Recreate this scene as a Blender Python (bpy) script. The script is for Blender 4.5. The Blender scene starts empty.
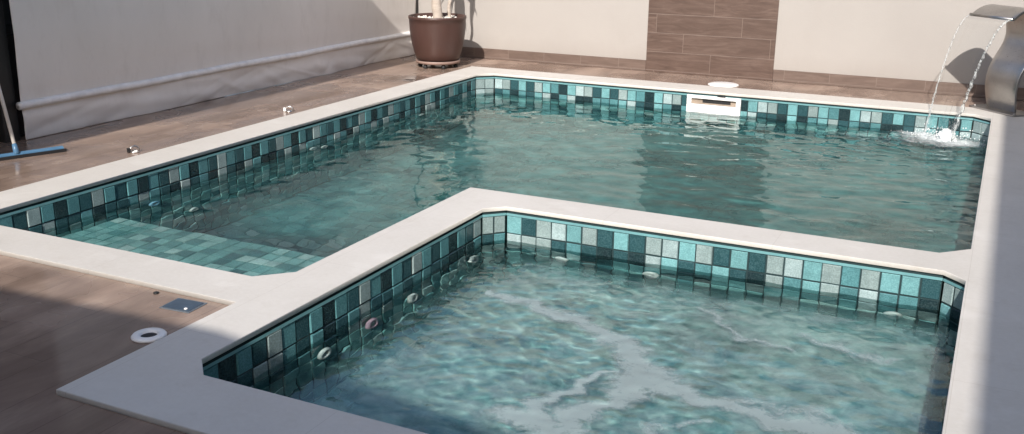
import bpy, bmesh, math, random
import numpy as np
from mathutils import Vector, Matrix
random.seed(7); RNG = np.random.RandomState(11)
SC = bpy.context.scene
COL = SC.collection

# ---------------------------------------------------------------- camera
F, PITCH, YAW, ROLL = 1001.776, math.radians(16.815), math.radians(-25.873), math.radians(0.592)
cy, sy, cp, sp = math.cos(YAW), math.sin(YAW), math.cos(PITCH), math.sin(PITCH)
fw = Vector((sy*cp, cy*cp, -sp)); rt = Vector((cy, -sy, 0)); up = rt.cross(fw)
r2 = math.cos(ROLL)*rt + math.sin(ROLL)*up
u2 = -math.sin(ROLL)*rt + math.cos(ROLL)*up
cam = bpy.data.cameras.new('camera'); camo = bpy.data.objects.new('camera', cam); COL.objects.link(camo)
cam.sensor_width = 36; cam.lens = F/1024*36; cam.clip_start = 0.05; cam.clip_end = 500
m = Matrix.Identity(4)
for i, v in enumerate((r2, u2, -fw)):
    for k in range(3): m[k][i] = v[k]
m[0][3], m[1][3], m[2][3] = 0, 0, 1.6
camo.matrix_world = m
SC.camera = camo

# ---------------------------------------------------------------- light
SUN = Vector((0.21, -1.0, 0.68)).normalized()      # towards the sun
elev = math.asin(SUN.z); az = math.atan2(SUN.x, SUN.y)
W = bpy.data.worlds.new('World'); SC.world = W; W.use_nodes = True
nt = W.node_tree; nt.nodes.clear()
sky = nt.nodes.new('ShaderNodeTexSky'); sky.sky_type = 'NISHITA'; sky.sun_disc = False
sky.sun_elevation = elev; sky.sun_rotation = az; sky.dust_density = 2.0; sky.air_density = 1.0
bg = nt.nodes.new('ShaderNodeBackground'); bg.inputs['Strength'].default_value = 0.130
wo = nt.nodes.new('ShaderNodeOutputWorld')
nt.links.new(sky.outputs[0], bg.inputs[0]); nt.links.new(bg.outputs[0], wo.inputs[0])
sl = bpy.data.lights.new('sun', 'SUN'); sl.energy = 3.4; sl.angle = math.radians(0.55); sl.color = (1.0, 0.94, 0.875)
so = bpy.data.objects.new('sun', sl); COL.objects.link(so)
so.rotation_euler = SUN.to_track_quat('Z', 'Y').to_euler()
sl.cycles.is_caustics_light = True
SC.view_settings.view_transform = 'Standard'; SC.view_settings.look = 'None'
SC.view_settings.gamma = 1; SC.view_settings.exposure = 0.74; SC.view_settings.use_curve_mapping = False
cyc = SC.cycles
cyc.use_denoising = True; cyc.max_bounces = 10; cyc.transmission_bounces = 8; cyc.glossy_bounces = 4
cyc.diffuse_bounces = 3; cyc.transparent_max_bounces = 16; cyc.caustics_refractive = True; cyc.caustics_reflective = False
cyc.sample_clamp_indirect = 4.0; cyc.sample_clamp_direct = 0; cyc.blur_glossy = 0.5

# ---------------------------------------------------------------- helpers
def node(nt, typ, **kw):
    n = nt.nodes.new(typ)
    for k, v in kw.items():
        if k.startswith('_'): setattr(n, k[1:], v)
    return n
class Mat:
    def __init__(s, name):
        s.m = bpy.data.materials.new(name); s.m.use_nodes = True
        s.nt = s.m.node_tree; s.b = s.nt.nodes['Principled BSDF']; s.out = s.nt.nodes['Material Output']
        s.tc = s.nt.nodes.new('ShaderNodeTexCoord')
    def L(s, a, b): s.nt.links.new(a, b)
    def setp(s, **kw):
        for k, v in kw.items():
            i = s.b.inputs[k.replace('_', ' ')]
            if isinstance(v, bpy.types.NodeSocket): s.L(v, i)
            else: i.default_value = v if not (isinstance(v, tuple) and len(v) == 3) else (*v, 1)
        return s
    def mapping(s, scale=(1,1,1), rot=(0,0,0), src=None, loc=(0,0,0)):
        n = s.nt.nodes.new('ShaderNodeMapping'); n.inputs['Scale'].default_value = scale; n.inputs['Rotation'].default_value = rot
        n.inputs['Location'].default_value = loc
        s.L(src or s.tc.outputs['Object'], n.inputs[0]); return n.outputs[0]
    def noise(s, scale=5, detail=4, rough=.55, vec=None, dist=0):
        n = s.nt.nodes.new('ShaderNodeTexNoise'); n.inputs['Scale'].default_value = scale; n.inputs['Detail'].default_value = detail
        n.inputs['Roughness'].default_value = rough; n.inputs['Distortion'].default_value = dist
        s.L(vec or s.tc.outputs['Object'], n.inputs['Vector']); return n.outputs['Fac']
    def ramp(s, fac, stops, interp='LINEAR'):
        n = s.nt.nodes.new('ShaderNodeValToRGB'); cr = n.color_ramp; cr.interpolation = interp
        while len(cr.elements) < len(stops): cr.elements.new(.5)
        for e, (p, c) in zip(cr.elements, stops):
            e.position = p; e.color = (*c, 1) if isinstance(c, tuple) else (c, c, c, 1)
        s.L(fac, n.inputs[0]); return n.outputs[0]
    def mix(s, fac, a, b, mode='MIX'):
        n = s.nt.nodes.new('ShaderNodeMix'); n.data_type = 'RGBA'; n.blend_type = mode
        for v, i in ((fac, 0), (a, 6), (b, 7)):
            if isinstance(v, bpy.types.NodeSocket): s.L(v, n.inputs[i])
            elif i == 0: n.inputs[0].default_value = v
            else: n.inputs[i].default_value = (*v, 1)
        return n.outputs[2]
    def math(s, op, a, b=0.0, c=None):
        n = s.nt.nodes.new('ShaderNodeMath'); n.operation = op
        for i, v in enumerate((a, b, c)):
            if v is None: continue
            if isinstance(v, bpy.types.NodeSocket): s.L(v, n.inputs[i])
            else: n.inputs[i].default_value = v
        return n.outputs[0]
    def bump(s, h, strength=.3, dist=.01, normal=None):
        n = s.nt.nodes.new('ShaderNodeBump'); n.inputs['Strength'].default_value = strength; n.inputs['Distance'].default_value = dist
        s.L(h, n.inputs['Height'])
        if normal: s.L(normal, n.inputs['Normal'])
        s.L(n.outputs[0], s.b.inputs['Normal']); return n.outputs[0]
def simple(name, col, rough=.5, metal=0, var=.12, scale=12, bumpd=0.0, **kw):
    M = Mat(name); n = M.noise(scale, 5)
    c = M.ramp(n, [(.25, tuple(x*(1-var) for x in col)), (.75, tuple(min(1, x*(1+var)) for x in col))])
    M.setp(Base_Color=c, Roughness=rough, Metallic=metal, **kw)
    if bumpd: M.bump(M.noise(scale*6, 4), .5, bumpd)
    return M.m
def mk(name, verts, faces, mat=None, parent=None, smooth=False, loc=None):
    me = bpy.data.meshes.new(name); me.from_pydata([tuple(v) for v in verts], [], faces); me.update()
    return link(name, me, mat, parent, smooth)
def link(name, me, mat=None, parent=None, smooth=False):
    o = bpy.data.objects.new(name, me); COL.objects.link(o)
    if mat: me.materials.append(mat)
    if smooth:
        for p in me.polygons: p.use_smooth = True
    if parent: o.parent = parent
    return o
def bmobj(name, bm, mat, parent=None, smooth=False):
    me = bpy.data.meshes.new(name); bmesh.ops.recalc_face_normals(bm, faces=bm.faces); bm.to_mesh(me); bm.free()
    return link(name, me, mat, parent, smooth)
def thing(name, label, cat, loc=(0,0,0), rotz=0, group=None, kind=None):
    o = bpy.data.objects.new(name, None); COL.objects.link(o); o.location = loc; o.rotation_euler = (0, 0, rotz); o.empty_display_size = .1
    return tag(o, label, cat, group, kind)
def tag(o, label=None, cat=None, group=None, kind=None):
    if label: o['label'] = label
    if cat: o['category'] = cat
    if group: o['group'] = group
    if kind: o['kind'] = kind
    return o
def box_bm(lo, hi, bevel=0, seg=2, bm=None):
    bm = bm or bmesh.new()
    c = [(a+b)/2 for a, b in zip(lo, hi)]; d = [abs(b-a) for a, b in zip(lo, hi)]
    r = bmesh.ops.create_cube(bm, size=1, matrix=Matrix.Translation(c) @ Matrix.Diagonal((*d, 1)))
    if bevel:
        es = list({e for v in r['verts'] for e in v.link_edges})
        bmesh.ops.bevel(bm, geom=es, offset=bevel, segments=seg, affect='EDGES', profile=.5)
    return bm
def lathe(bm, prof, n=48, c=(0,0,0)):
    rings = []
    for r, z in prof:
        rings.append([bm.verts.new((c[0]+r*math.cos(2*math.pi*i/n), c[1]+r*math.sin(2*math.pi*i/n), c[2]+z)) for i in range(n)])
    for a, b in zip(rings, rings[1:]):
        for i in range(n): bm.faces.new((a[i], a[(i+1) % n], b[(i+1) % n], b[i]))
    if prof[0][0] > 1e-6: bm.faces.new(rings[0][::-1])
    if prof[-1][0] > 1e-6: bm.faces.new(rings[-1])
    return bm
def tube(bm, pts, rad, n=10, cap=True):
    pts = [Vector(p) for p in pts]; rings = []
    rads = rad if isinstance(rad, (list, tuple)) else [rad]*len(pts)
    for i, p in enumerate(pts):
        t = (pts[min(i+1, len(pts)-1)]-pts[max(i-1, 0)]).normalized()
        a = t.cross(Vector((0, 0, 1)) if abs(t.z) < .9 else Vector((1, 0, 0))).normalized(); b = t.cross(a)
        rings.append([bm.verts.new(p+rads[i]*(math.cos(2*math.pi*k/n)*a+math.sin(2*math.pi*k/n)*b)) for k in range(n)])
    for a, b in zip(rings, rings[1:]):
        for k in range(n): bm.faces.new((a[k], a[(k+1) % n], b[(k+1) % n], b[k]))
    if cap: bm.faces.new(rings[0][::-1]); bm.faces.new(rings[-1])
    return bm
def slab(name, outlines, z0, z1, mat, parent=None, bevel=0.0):
    """flat slab with holes, its edges eased"""
    cu = bpy.data.curves.new(name, 'CURVE'); cu.dimensions = '2D'; cu.fill_mode = 'BOTH'
    for pl in outlines:
        s = cu.splines.new('POLY'); s.points.add(len(pl)-1); s.use_cyclic_u = True
        for q, (x, y) in zip(s.points, pl): q.co = (x, y, 0, 1)
    h = (z1-z0)/2; cu.extrude = h-bevel; cu.bevel_depth = bevel; cu.bevel_resolution = 2; cu.offset = -bevel
    tmp = bpy.data.objects.new(name, cu); COL.objects.link(tmp)
    dg = bpy.context.evaluated_depsgraph_get(); dg.update()
    me = bpy.data.meshes.new_from_object(tmp.evaluated_get(dg)); COL.objects.unlink(tmp); bpy.data.objects.remove(tmp)
    me.materials.clear(); me.transform(Matrix.Translation((0, 0, (z0+z1)/2)))
    return link(name, me, mat, parent)

# ---------------------------------------------------------------- plan (metres, coping top is z = 0)
M1, M2, M3, M4 = -4.903, -2.813, -2.531, -0.010
L1, L2, L3, L4, L5 = 9.358, 5.213, 4.935, 3.364, 2.478
OX0, OX1, OY1 = -5.214, 0.300, 9.700
L4o, L5o, M3o = 3.081, 2.156, -2.805
WALLY, CURX = 10.45, -6.35
DZ = -0.022          # deck level
WZ = -0.205          # water level
C = 0.14
main_poly = [(M1, L4), (M2-C, L4), (M2, L4+C), (M2, L2), (M4-C, L2), (M4, L2+C), (M4, L1-C), (M4-C, L1), (M1+C, L1), (M1, L1-C)]
CS = .10
spa_poly = [(M3+CS, L5), (M4, L5), (M4, L3-CS), (M4-CS, L3), (M3+CS, L3), (M3, L3-CS), (M3, L5+CS)]
cop_outer = [(OX0, L4o), (M3o, L4o), (M3o, L5o), (OX1, L5o), (OX1, OY1), (OX0, OY1)]

# ---------------------------------------------------------------- materials
def stone_mat():
    M = Mat('pale stone')
    n1 = M.noise(1.7, 5, .6); n2 = M.noise(45, 4, .6); n3 = M.noise(5.5, 6, .65)
    c = M.ramp(n1, [(.3, (.53, .50, .455)), (.7, (.60, .57, .525))])
    c = M.mix(M.ramp(n2, [(.35, 0.0), (.75, .35)]), c, (.66, .635, .60))
    c = M.mix(M.ramp(n3, [(.55, 0.0), (.80, .30)]), c, (.40, .35, .29))
    # thin butt joints between slabs, pale dried splash marks
    sep = M.nt.nodes.new('ShaderNodeSeparateXYZ'); M.L(M.tc.outputs['Object'], sep.inputs[0])
    jx = M.math('ABSOLUTE', M.math('SUBTRACT', M.math('FRACT', M.math('DIVIDE', sep.outputs[0], .92)), .5))
    jy = M.math('ABSOLUTE', M.math('SUBTRACT', M.math('FRACT', M.math('DIVIDE', sep.outputs[1], .92)), .5))
    j = M.math('MAXIMUM', M.math('GREATER_THAN', jx, .4988), M.math('GREATER_THAN', jy, .4988))
    c = M.mix(M.math('MULTIPLY', j, .38), c, (.30, .26, .21))
    sp = M.noise(3.2, 3, .5, M.mapping((1, 1, 1), loc=(4, 7, 0)), .4)
    c = M.mix(M.ramp(sp, [(.60, 0.0), (.68, .22)]), c, (.74, .72, .68))
    M.setp(Base_Color=c, Roughness=M.ramp(n3, [(.3, .5), (.7, .7)]))
    M.bump(M.math('ADD', n2, M.math('MULTIPLY', j, -2.0)), .25, .003); return M.m
STONE = stone_mat()
def deck_mat(name, dark=(.20, .143, .113), mid=(.33, .24, .19), light=(.46, .35, .28), along='Y', wetk=.5):
    M = Mat(name); obj = M.tc.outputs['Object']
    st = (1.6, .42, 1) if along == 'Y' else (.42, 1.6, 1)
    v = M.mapping(st)
    n1 = M.noise(2.3, 8, .62, v, .6); n2 = M.noise(16, 6, .6, M.mapping((5, 1, 1) if along == 'Y' else (1, 5, 1)))
    n3 = M.noise(.9, 4, .6)
    c = M.ramp(n1, [(.30, dark), (.50, mid), (.70, light)])
    c = M.mix(M.ramp(n2, [(.4, 0.0), (.8, .30)]), c, dark)
    # planks with thin joints
    sep = M.nt.nodes.new('ShaderNodeSeparateXYZ'); M.L(obj, sep.inputs[0])
    a, b = (sep.outputs[0], sep.outputs[1]) if along == 'Y' else (sep.outputs[1], sep.outputs[0])
    w, ln = .205, 1.21
    ra = M.math('DIVIDE', a, w); row = M.math('FLOOR', ra)
    bo = M.math('ADD', M.math('DIVIDE', b, ln), M.math('MULTIPLY', row, .37))
    fa = M.math('ABSOLUTE', M.math('SUBTRACT', M.math('FRACT', ra), .5)); fb = M.math('ABSOLUTE', M.math('SUBTRACT', M.math('FRACT', bo), .5))
    joint = M.math('MAXIMUM', M.math('GREATER_THAN', fa, .5-.0016/w), M.math('GREATER_THAN', fb, .5-.0016/ln))
    cell = M.nt.nodes.new('ShaderNodeCombineXYZ'); M.L(row, cell.inputs[0]); M.L(M.math('FLOOR', bo), cell.inputs[1])
    wn = M.nt.nodes.new('ShaderNodeTexWhiteNoise'); M.L(cell.outputs[0], wn.inputs[0])
    c = M.mix(M.math('MULTIPLY', wn.outputs[0], .30), c, tuple(x*.55 for x in mid))
    c = M.mix(M.math('MULTIPLY', joint, .55), c, tuple(x*.5 for x in dark))
    # splashed, damp areas: darker and glossier
    wet = M.ramp(n3, [(.42, 0.0), (.52, 1.0)])
    c = M.mix(M.math('MULTIPLY', wet, wetk), c, M.mix(.45, c, (.03, .022, .018)))
    rg = M.ramp(wet, [(0, .42), (1, .07)])
    M.setp(Base_Color=c, Roughness=rg)
    h = M.math('ADD', M.math('MULTIPLY', joint, -1.0), M.math('MULTIPLY', n2, .25))
    M.bump(h, .4, .002); return M.m
DECK = deck_mat('wood look tile')
def tile_mat(name, damp=0.12):
    M = Mat(name)
    at = M.nt.nodes.new('ShaderNodeAttribute'); at.attribute_name = 'tile'
    n = M.noise(140, 3, .7); n2 = M.noise(18, 5, .6)
    c = M.mix(M.ramp(n, [(.42, 0.0), (.66, .70)]), M.mix(1.0, at.outputs['Color'], (.88, .88, .88), 'MULTIPLY'), M.mix(1.0, M.mix(.05, at.outputs['Color'], (.6, .8, .8)), (1.35, 1.35, 1.35), 'MULTIPLY'))
    c = M.mix(M.ramp(n2, [(.35, .35), (.65, 0.0)]), c, M.mix(.6, c, (.02, .06, .06)))
    M.setp(Base_Color=c, Roughness=damp)
    M.bump(M.math('ADD', n2, M.math('MULTIPLY', n, .3)), .35, .004); return M.m
TILE = tile_mat('glazed mosaic')
GROUT = simple('dark grout', (.010, .024, .028), .8)
GROUT2 = simple('teal grout', (.012, .034, .038), .8)
GROUT3 = simple('pale teal grout', (.10, .24, .24), .8)
TRIM = simple('pale blue trim', (.15, .33, .35), .4)

# ---------------------------------------------------------------- tiles
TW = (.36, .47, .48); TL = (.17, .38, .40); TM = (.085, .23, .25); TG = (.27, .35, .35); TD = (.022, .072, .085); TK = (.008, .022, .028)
PAT_SHADED = [TM, TG, TD, TM, TK, TM, TG, TD, TM, TK, TM, TD]  # same tiles on the left walls, their shade put into darker colours
PAT = [TL, TG, TD, TL, TD, TG, TW, TL, TK, TM]
SPA_ROW = [TD, TL, TD, TG, TW, TL, TG, TD, TL, TD, TG, TW, TL, TG, TD, TL, TD, TG, TW, TL, TG, TM, TG, TL, TL, TD]
P = .0925; PV = .105
class TileMesh:
    def __init__(s): s.v = []; s.f = []; s.c = []
    def tile(s, o, a, b, n, wa, wb, col):
        g, h, e = random.uniform(.0015, .0045), random.uniform(.002, .0095), .0035
        jit = random.uniform(-.0006, .0006)
        l, r_, d_, u_ = [g+random.uniform(-.0008, .0018) for _ in range(4)]
        base = [o+a*l+b*d_, o+a*(wa-r_)+b*d_, o+a*(wa-r_)+b*(wb-u_), o+a*l+b*(wb-u_)]
        top = [o+a*(l+e)+b*(d_+e), o+a*(wa-r_-e)+b*(d_+e), o+a*(wa-r_-e)+b*(wb-u_-e), o+a*(l+e)+b*(wb-u_-e)]
        k = len(s.v)
        s.v += [q+n*.0005 for q in base]+[q+n*(h+jit+random.uniform(-.0009, .0009)) for q in top]
        fs = [(k+4, k+5, k+6, k+7)]+[(k+i, k+(i+1) % 4, k+4+(i+1) % 4, k+4+i) for i in range(4)]
        s.f += fs; s.c += [col]*5
    def build(s, name, mat, parent):
        o = mk(name, s.v, s.f, mat, parent)
        at = o.data.attributes.new('tile', 'FLOAT_COLOR', 'FACE')
        at.data.foreach_set('color', [x for c in s.c for x in (*c, 1)])
        return o
UNDER = [(.42, .66, .64), (.28, .54, .53), (.18, .42, .42), (.10, .28, .29), (.52, .68, .66), (.06, .18, .20)]
def under_tile():
    c = random.choices(UNDER, [.16, .30, .26, .14, .09, .05])[0]; k = random.uniform(.85, 1.1); return tuple(x*k for x in c)
def rnd_tile(prev=None):
    r = random.choices([TW, TL, TM, TG, TD, TK], [.13, .27, .22, .18, .14, .06])[0]
    k = random.uniform(.82, 1.12)
    return tuple(min(.8, x*k) for x in r)
def vary(c):
    k = random.uniform(.85, 1.1); return tuple(min(.8, x*k) for x in c)
def tiled_walls(poly, zt, zb, T, G, skip=None, first_rows=None):
    n = len(poly)
    for i in range(n):
        A, B = Vector((*poly[i], 0)), Vector((*poly[(i+1) % n], 0))
        d = B-A; ln = d.length; d.normalize(); nrm = Vector((-d.y, d.x, 0))   # points into the pool
        A2, B2 = A-nrm*.012, B-nrm*.012
        G.append((A2, B2, zt, zb))
        cnt = max(1, round(ln/P)); wa = ln/cnt; off = random.randrange(10)
        rows = int((zt-zb)/PV)
        for r in range(rows):
            for k in range(cnt):
                if r == 0: col = PAT_SHADED[(k+off) % 12] if nrm.x > .9 else PAT[(k+off) % 10]
                elif r == 1: col = random.choice([TD, TM, TK, TD, TM, TG]) if nrm.x > .9 else random.choice([TD, TL, TK, TG, TM, TM, TW])  # second row of the left walls is shaded by colour too
                elif r == 2: col = rnd_tile()
                else: col = under_tile()
                if first_rows and r == 0 and (first_rows[0] == i):
                    col = first_rows[1][(cnt-k) % len(first_rows[1])]
                if r == 0 and len(poly) and cnt < 3: col = TG
                o = A2+d*(wa*k)+Vector((0, 0, zt-PV*(r+1)))
                if skip and skip(i, o+d*wa/2): continue
                T.tile(o, d, Vector((0, 0, 1)), nrm, wa, PV, vary(col))
def tiled_floor(x0, x1, y0, y1, z, T, cols=None):
    nx, ny = max(1, round((x1-x0)/P)), max(1, round((y1-y0)/P)); wx, wy = (x1-x0)/nx, (y1-y0)/ny
    for i in range(nx):
        for j in range(ny):
            T.tile(Vector((x0+i*wx, y0+j*wy, z)), Vector((1, 0, 0)), Vector((0, 1, 0)), Vector((0, 0, 1)), wx, wy,
                   vary(random.choice(cols)) if cols else under_tile())
def backing(name, G, rects, parent):
    v = []; f = []
    for A, B, zt, zb in G:
        k = len(v); v += [(A.x, A.y, zb-.1), (B.x, B.y, zb-.1), (B.x, B.y, -.026), (A.x, A.y, -.026)]; f.append((k, k+1, k+2, k+3))
    for x0, x1, y0, y1, z in rects:
        k = len(v); v += [(x0, y0, z), (x1, y0, z), (x1, y1, z), (x0, y1, z)]; f.append((k, k+1, k+2, k+3))
    o = mk(name, v, f, GROUT2, parent); o.data.materials.append(GROUT3)
    for p_ in o.data.polygons[len(G):]: p_.material_index = 1
    return o
def step_faces(T, x0, x1, y0, y1, zt, zb, sides):
    """tile a bench: its top and the named vertical sides"""
    tiled_floor(x0, x1, y0, y1, zt, T)
    for s in sides:
        if s == 'N': o, a, n, ln = Vector((x1, y1, 0)), Vector((-1, 0, 0)), Vector((0, 1, 0)), x1-x0
        if s == 'E': o, a, n, ln = Vector((x1, y0, 0)), Vector((0, 1, 0)), Vector((1, 0, 0)), y1-y0
        if s == 'S': o, a, n, ln = Vector((x0, y0, 0)), Vector((1, 0, 0)), Vector((0, -1, 0)), x1-x0
        if s == 'W': o, a, n, ln = Vector((x0, y1, 0)), Vector((0, -1, 0)), Vector((-1, 0, 0)), y1-y0
        c = max(1, round(ln/P)); w = ln/c; rows = int((zt-zb)/P)
        for r in range(rows):
            for k in range(c): T.tile(o+a*(w*k)+Vector((0, 0, zt-P*(r+1))), a, Vector((0, 0, 1)), n, w, P, under_tile())

ZT = -.055
pool = thing('swimming_pool', 'large L shaped swimming pool lined with teal mosaic tiles, reaching back to the garden wall', 'swimming pool', (M1, L4, 0))
spa = thing('spa_pool', 'small square spa basin of bubbling water in the near corner of the larger pool', 'spa', (M3, L5, 0))
def place(parent, *obs):
    for o in obs:
        o.parent = parent; o.matrix_parent_inverse = Matrix.Translation(parent.location).inverted()
LW = 1.02
SKX0, SKX1 = -2.672, -2.150
T = TileMesh(); G = []
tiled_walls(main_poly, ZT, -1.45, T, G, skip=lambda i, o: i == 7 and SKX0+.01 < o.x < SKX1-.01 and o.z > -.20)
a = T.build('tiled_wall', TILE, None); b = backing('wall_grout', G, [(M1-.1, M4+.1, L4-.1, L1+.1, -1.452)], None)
T = TileMesh(); tiled_floor(M1, M4, L4, L1, -1.45, T); c = T.build('tiled_floor', TILE, None)
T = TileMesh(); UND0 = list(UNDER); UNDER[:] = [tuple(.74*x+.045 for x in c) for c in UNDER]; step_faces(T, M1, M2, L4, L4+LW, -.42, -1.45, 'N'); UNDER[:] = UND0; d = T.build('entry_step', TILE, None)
g = bmobj('step_core', box_bm((M1+.002, L4+.002, -1.44), (M2-.002, L4+LW-.003, -.422)), GROUT3)
place(pool, a, b, c, d); place(d, g) if False else place(pool, g)
SB = .42
T = TileMesh(); G = []
ft = (3, SPA_ROW)
tiled_walls(spa_poly, ZT, -1.0, T, G, first_rows=ft)
a = T.build('tiled_wall', TILE, None); b = backing('wall_grout', G, [(M3-.02, M4+.02, L5-.02, L3+.02, -1.002)], None)
T = TileMesh(); tiled_floor(M3+SB, M4-SB, L5, L3-SB, -1.0, T); c = T.build('tiled_floor', TILE, None)
T = TileMesh(); step_faces(T, M3, M3+SB, L5, L3, -.80, -1.0, 'E'); step_faces(T, M4-SB, M4, L5, L3, -.80, -1.0, 'W')
step_faces(T, M3+SB, M4-SB, L3-SB, L3, -.80, -1.0, 'S'); d = T.build('seat_bench', TILE, None)
bm = box_bm((M3+.002, L5+.002, -.99), (M3+SB-.003, L3-.002, -.802)); box_bm((M4-SB+.003, L5+.002, -.99), (M4-.002, L3-.002, -.802), bm=bm)
box_bm((M3+SB+.001, L3-SB+.003, -.99), (M4-SB-.001, L3-.003, -.8025), bm=bm)
g = bmobj('bench_core', bm, GROUT3); place(spa, a, b, c, d, g)
# pale trim strip just under the coping
def trim(poly, parent):
    v = []; f = []
    n = len(poly)
    for i in range(n):
        A, B = Vector((*poly[i], 0)), Vector((*poly[(i+1) % n], 0)); d = (B-A).normalized(); q = Vector((-d.y, d.x, 0))*(-.0035)
        k = len(v); v += [A+q+Vector((0, 0, ZT+.0015)), B+q+Vector((0, 0, ZT+.0015)), B+q+Vector((0, 0, -.039)), A+q+Vector((0, 0, -.039))]; f.append((k, k+1, k+2, k+3))
    place(parent, mk('trim_strip', v, f, TRIM))
trim(main_poly, pool); trim(spa_poly, spa)

# coping: one for the pool, one for the spa (they meet along the partition)
eps = .0015
cop_main = [(OX0, L4o), (M3o-eps, L4o), (M3o-eps, L4+.0), (M3o-eps, L2+.0)]
spa_out = [(M3o, L5o), (OX1, L5o), (OX1, L2-.07), (M4-C, L2-.07), (M4-C, L2), (M2, L2), (M2, L4+C), (M2-.001, L4o), (M3o, L4o)]
cop = slab('coping', [cop_outer, main_poly, spa_poly], -.025, 0, STONE, None, .004)
place(pool, cop)

# ---------------------------------------------------------------- deck, paving
deck_outer = [(-12, -6), (OX1+.02, -6), (OX1+.02, L5o-.001), (M3o-.001, L5o-.001), (M3o-.001, L4o-.001), (OX0-.001, L4o-.001), (OX0-.001, OY1+.001), (OX1+.02, OY1+.001), (OX1+.02, 12), (-12, 12)]
dk = slab('deck', [deck_outer], DZ-.1, DZ, DECK); tag(dk, kind='structure')
# the sheet under everything
def sheet(name, x0, x1, y0, y1, z, mat):
    o = mk(name, [(x0, y0, z), (x1, y0, z), (x1, y1, z), (x0, y1, z)], [(0, 1, 2, 3)], mat); return tag(o, kind='structure')
EARTH = simple('earth', (.2, .16, .12), .9, scale=3)
gx = [(-60, -60), (60, -60), (60, 70), (-60, 70)]
hole = [(OX0+.05, L5o+.05), (OX1-.05, L5o+.05), (OX1-.05, OY1-.05), (OX0+.05, OY1-.05)]
gr = slab('ground', [gx, hole], -.16, -.135, EARTH); tag(gr, kind='structure')
pv = []
bmp = bmesh.new()
y = -2.3
while y < 10.4:
    x = OX1+.003
    while x < 3.0:
        box_bm((x, y, -.03), (x+.597, min(y+.597, 10.43), -.0005), .002, 1, bmp); x += .6
    y += .6
pav = bmobj('stone_paving', bmp, STONE); tag(pav, kind='structure')

# ---------------------------------------------------------------- garden wall at the back
def paint_mat():
    M = Mat('cream wall paint'); n = M.noise(.8, 5, .6); n2 = M.noise(60, 4, .6); n3 = M.noise(3.5, 6, .7, M.mapping((1, 1, .25)))
    c = M.ramp(n, [(.3, (.335, .312, .292)), (.7, (.365, .342, .32))])
    c = M.mix(M.ramp(n3, [(.55, 0.0), (.8, .16)]), c, (.28, .25, .21))
    sep = M.nt.nodes.new('ShaderNodeSeparateXYZ'); M.L(M.tc.outputs['Object'], sep.inputs[0])
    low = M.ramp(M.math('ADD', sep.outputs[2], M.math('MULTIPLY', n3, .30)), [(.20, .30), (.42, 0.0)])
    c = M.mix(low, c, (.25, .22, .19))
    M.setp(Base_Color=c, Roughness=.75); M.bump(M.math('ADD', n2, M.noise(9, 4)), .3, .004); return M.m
PAINT = paint_mat()
def woodtile_mat(name, w=.2, ln=.92, seedx=0.0, k=1.0):
    """plank tiles on a wall: local x along, z up"""
    M = Mat(name); sep = M.nt.nodes.new('ShaderNodeSeparateXYZ'); M.L(M.tc.outputs['Object'], sep.inputs[0])
    ra = M.math('DIVIDE', sep.outputs[2], w); row = M.math('FLOOR', ra)
    bo = M.math('ADD', M.math('DIVIDE', sep.outputs[0], ln), M.math('ADD', M.math('MULTIPLY', row, .33), seedx))
    fa = M.math('ABSOLUTE', M.math('SUBTRACT', M.math('FRACT', ra), .5)); fb = M.math('ABSOLUTE', M.math('SUBTRACT', M.math('FRACT', bo), .5))
    joint = M.math('MAXIMUM', M.math('GREATER_THAN', fa, .5-.0022/w), M.math('GREATER_THAN', fb, .5-.0028/ln))
    cell = M.nt.nodes.new('ShaderNodeCombineXYZ'); M.L(row, cell.inputs[0]); M.L(M.math('FLOOR', bo), cell.inputs[1])
    wn = M.nt.nodes.new('ShaderNodeTexWhiteNoise'); M.L(cell.outputs[0], wn.inputs[0])
    va = M.nt.nodes.new('ShaderNodeVectorMath'); va.operation = 'ADD'; M.L(M.mapping((1.2, 1, 9)), va.inputs[0]); M.L(wn.outputs['Color'], va.inputs[1])
    sc = M.nt.nodes.new('ShaderNodeVectorMath'); sc.operation = 'MULTIPLY_ADD'; M.L(wn.outputs['Color'], sc.inputs[0]); sc.inputs[1].default_value = (9, 9, 9); M.L(M.mapping((1.2, 1, 9)), sc.inputs[2])
    n1 = M.noise(2.2, 7, .62, sc.outputs[0], 1.0); n2 = M.noise(11, 5, .6, sc.outputs[0])
    c = M.ramp(n1, [(.3, (.070, .044, .034)), (.5, (.108, .070, .055)), (.72, (.155, .108, .088))])
    c = M.mix(M.ramp(n2, [(.45, 0.0), (.75, .35)]), c, (.07, .045, .036))
    c = M.mix(M.math('MULTIPLY', wn.outputs[0], .35), c, (.085, .056, .044))
    c = M.mix(M.math('MULTIPLY', joint, .6), c, (.22, .17, .145))
    c = M.mix(1.0, c, (k, k, k), 'MULTIPLY') if k == 1.0 else M.mix(.12, c, (.36, .30, .26))
    M.setp(Base_Color=c, Roughness=.42); M.bump(M.math('ADD', M.math('MULTIPLY', joint, -1.0), M.math('MULTIPLY', n2, .3)), .4, .002); return M.m
WOODT = woodtile_mat('wood look wall tile')
SKIRTM = woodtile_mat('wood look skirting tile', w=.5, ln=.45, seedx=.4, k=1.35)
gw = thing('garden_wall', 'cream rendered garden wall behind the pool with a brown tiled panel and skirting', 'wall', (-3, WALLY, 0))
PX0, PX1 = -3.465, -2.095
bm = box_bm((-7.5, WALLY, DZ-.05), (4.5, WALLY+.18, 3.0), .004, 1)
w1 = bmobj('rendered_wall', bm, PAINT)
w2 = bmobj('tiled_panel', box_bm((PX0, WALLY-.012, DZ+.001), (PX1, WALLY+.02, 2.995), .0015, 1), WOODT)
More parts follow.
